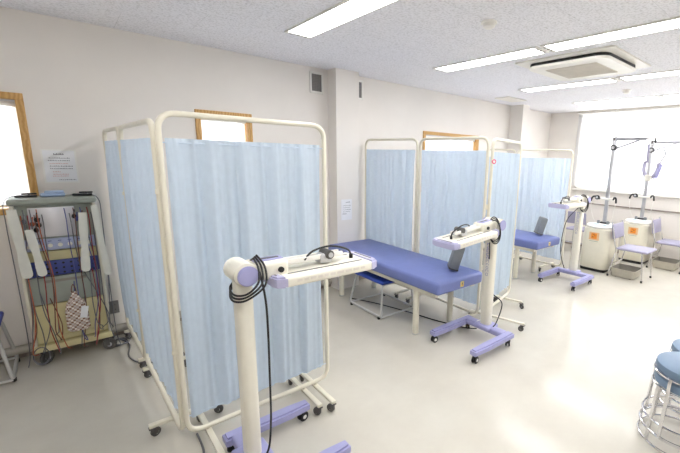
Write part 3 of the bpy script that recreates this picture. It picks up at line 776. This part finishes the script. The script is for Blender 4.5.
for r in range(3):
    for i in range(9):
        k = MB(); k.cyl((-.175+i*.044, F+.006, .79-.036*r), (-.175+i*.044, F+.002, .79-.036*r), .008, 'black', n=10); k.build('socket', t)
k = MB(); k.box((0, F+.03, .585), (2*hw-.05, .03, .21), 'greengrey', .008); k.build('drawer', t)
k = MB(); k.box((.0, F+.012, .655), (.24, .008, .02), 'trayin', .003); k.build('drawer_handle', t)
k = MB(); k.box((0, F+.03, .325), (2*hw-.05, .03, .30), 'beige', .006); k.build('lower_door', t)
k = MB(); k.box((.03, F+.012, .205), (.30, .006, .035), 'beige', .002); k.build('door_ledge', t)
# hanging leads, each a part of the cart
rnd = random.Random(21)
cols = ['brown_cable', 'gcable', 'orange_cable', 'gcable', 'red', 'gcable', 'brown_cable', 'orange_cable', 'gcable', 'blue_cable', 'gcable', 'brown_cable', 'gcable', 'blue_cable', 'gcable', 'red', 'gcable', 'gcable']
xs = [-.225, -.21, -.185, -.17, -.15, -.135, -.115, -.10, -.075, .05, .075, .10, .12, .14, .16, .18, .20, .215]
for i, (c, x) in enumerate(zip(cols, xs)):
    y = F-.02-.012*rnd.random(); sw = rnd.uniform(-.03, .05); zb = rnd.uniform(.10, .26)
    top = 1.20 if i % 2 else 1.16
    e = x+rnd.uniform(-.06, .06); e = max(-.24, min(.235, e))
    pts = [(x, F+.02, top), (x+.004, y-.012, top-.08), (x+sw*.3, y, .95), (x+sw, y-.004, .7), (x+sw*.7, y-.01, .45), ((x+e)/2, y-.012, .28), (e, y-.012, zb), (e+rnd.uniform(-.02, .03), y-.004, zb-.02), (e+rnd.uniform(-.05, .05), y, .33), (x*.9, F+.004, rnd.uniform(.5, .72))]
    if i % 3: pts = pts[:-2]
    k = MB(); k.tube(spline(pts, 5), .0031, c, 6); k.build('lead', t)
for i, (x, z, c) in enumerate(((-.105, 1.13, 'black'), (-.095, 1.09, 'black'), (-.115, 1.055, 'black'), (-.13, 1.10, 'orange_cable'), (-.17, 1.12, 'gcable'), (.10, 1.14, 'black'), (.115, 1.12, 'blue_cable'), (.145, 1.13, 'brown_cable'))):
    k = MB(); k.sph((x, F-.015, z), .014, c, (1, .8, 1.3)); k.cyl((x, F-.015, z+.012), (x+.006, F-.005, z+.05), .004, c, n=8); k.build('electrode_plug', t)
for s in (-1, 1):
    k = MB(); k.tube(spline([(s*.10, .0, 1.288), (s*.2, -.01, 1.296), (s*.262, -.02, 1.25), (s*.268, -.03, 1.1), (s*.262, -.06, .8), (s*.258, -.08, .4), (s*.262, -.09, .12), (s*.28, -.12, .02)], 6), .0032, 'gcable', 6); k.build('side_cable', t)
k = MB()
for q in range(3): k.tube([(.25+.06*math.cos(a)+.02*q, -.02+.07*math.sin(a)-.01*q, .006+.008*q) for a in [2*PI*i/24 for i in range(25)]], .004, 'gcable', 6)
k.build('cable_loop', t)
k = MB()
for q in range(2): k.tube([(-.2+.045*math.cos(a), -.13+.02*q, .09+.07*math.sin(a)) for a in [2*PI*i/24 for i in range(25)]], .004, 'gcable', 6)
k.build('cable_loop', t)
# things on and hanging from the cart
def strap(loc, ln, w, tilt, label):
    k = MB(); R = Matrix.Rotation(tilt, 4, 'Y')
    poly = [(-w*.42, 0), (-w*.5, -ln*.3), (-w*.36, -ln*.55), (-w*.5, -ln*.8)]+[(-w*.5*math.cos(a), -ln+w*.5-w*.5*math.sin(a)) for a in [PI*i/8 for i in range(9)]]+[(w*.5, -ln*.8), (w*.4, -ln*.55), (w*.5, -ln*.3), (w*.42, 0)]
    k.prism(poly, -.006, .006, 'strap', .003, R @ Matrix.Rotation(PI/2, 4, 'X'))
    o = k.build('hanging_strap'); o.location = loc
    tag(o, label, 'strap', 'off-white straps on the cart')
YF = 3.96+F-.058
strap((-.275, YF, 1.215), .50, .06, -.05, 'off-white felt strap hanging at the far left of the cart, nearest the left edge')
strap((-.205, YF-.014, 1.07), .35, .052, -.10, 'short off-white felt strap hanging second from the left on the cart')
strap((.095, YF, 1.17), .46, .056, .06, 'long off-white felt strap hanging right of the silver panel on the cart')
strap((.165, YF-.002, 1.22), .56, .045, -.06, 'narrow off-white strap hanging at the right corner of the cart')
t = thing('drawstring_bag', (-.02, YF+.012, .585), 'brown and white checked drawstring bag hanging on the front of the cart', 'bag')
k = MB(); k.lathe([(0, -.43), (.07, -.43), (.088, -.41), (.086, -.22), (.07, -.14), (.035, -.08), (.02, -.05), (.028, -.03), (.016, -.025), (0, -.025)], 'plaid', n=20, sy=.35); k.build('pouch', t)
k = MB(); k.tube(spline([(-.02, 0, -.05), (-.015, -.005, .01), (0, .01, .045), (.012, -.005, .01), (.018, 0, -.05)]), .004, 'brown_cable', 6); k.build('drawstring', t)
k = MB(); k.box((.055, -.037, -.24), (.055, .002, .12), 'paper', rot=Matrix.Rotation(.2, 4, 'Y')); k.build('paper_tag', t)
t.scale = (.78, .78, .78)
k = MB(); k.box((0, 0, .012), (.14, .09, .024), 'sky_cloth', .01, 3); k.box((.01, .005, .032), (.11, .07, .018), 'sky_cloth', .008)
o = k.build('folded_cloth'); o.location = (-.055, 3.96, 1.282); tag(o, 'folded light blue cloth on top of the cart', 'cloth')
for x, w, rz, lab in ((-.20, .12, .1, 'black electrode paddle lying on top of the cart at left'), (.115, .12, -.1, 'black electrode paddle lying on top of the cart at right')):
    k = MB(); k.box((0, 0, .008), (w, .05, .014), 'black', .005); k.box((.02, .03, .022), (w*.7, .02, .012), 'black', .005); k.cyl((.02, .025, .01), (.02, .025, .02), .006, 'black', n=8)
    o = k.build('electrode_paddle'); o.location = (x, 3.945, 1.283); o.rotation_euler = (0, 0, rz); tag(o, lab, 'electrode', 'electrode paddles')

# ------------------------------------------------------------------ cords on the floor
def cord(pts, r, m, label):
    k = MB(); k.tube(spline(pts, 8), r, m, 8); tag(k.build('power_cord'), label, 'cord')
cord([(.22, 4.02, .01), (.28, 3.86, .006), (.25, 3.62, .006), (.30, 3.45, .006), (.42, 3.36, .006)], .006, 'gcable', 'grey cord looping on the floor between the cart and the nearest screen')
cord([(.43, 2.3, .006), (.42, 2.12, .006), (.36, 2.0, .006), (.345, 1.85, .006), (.33, 1.6, .006)], .006, 'gcable', 'grey cord running out from under the nearest screen at the bottom')
cord([(2.36, 3.62, .006), (2.5, 3.3, .006), (2.62, 2.9, .006), (2.7, 2.55, .006), (2.80, 2.25, .006), (2.84, 2.12, .03)], .006, 'cable', 'black cord on the floor under the nearest bed')

# ------------------------------------------------------------------ world, camera, view
w = bpy.data.worlds.new('world'); SC.world = w; w.use_nodes = True
nt = w.node_tree; sky = nt.nodes.new('ShaderNodeTexSky'); sky.sky_type = 'HOSEK_WILKIE'
nt.links.new(sky.outputs['Color'], nt.nodes['Background'].inputs['Color']); nt.nodes['Background'].inputs['Strength'].default_value = .6

f, cx, cy = 382.8, 412.3, 234.5
yaw, pit, rol = math.radians(47.38), math.radians(-11.43), math.radians(-1.672)
fw = Vector((math.cos(yaw)*math.cos(pit), math.sin(yaw)*math.cos(pit), math.sin(pit)))
r0 = Vector((math.sin(yaw), -math.cos(yaw), 0)); d0 = fw.cross(r0)
r1 = math.cos(rol)*r0+math.sin(rol)*d0; d1 = -math.sin(rol)*r0+math.cos(rol)*d0
cam = bpy.data.cameras.new('camera'); co = bpy.data.objects.new('camera', cam); COL.objects.link(co)
co.matrix_world = Matrix(((r1.x, -d1.x, -fw.x, 0), (r1.y, -d1.y, -fw.y, 0), (r1.z, -d1.z, -fw.z, 1.65), (0, 0, 0, 1)))
cam.sensor_fit = 'HORIZONTAL'; cam.sensor_width = 36; cam.lens = f*36/680
cam.shift_x = (340-cx)/680; cam.shift_y = (cy-226.5)/680
cam.clip_start = .05; cam.clip_end = 100
SC.camera = co
vs = SC.view_settings
vs.view_transform = 'Standard'; vs.look = 'None'; vs.gamma = 1; vs.use_curve_mapping = False; vs.exposure = 1.17
SC.cycles.use_denoising = True
SC.cycles.max_bounces = 10; SC.cycles.diffuse_bounces = 6
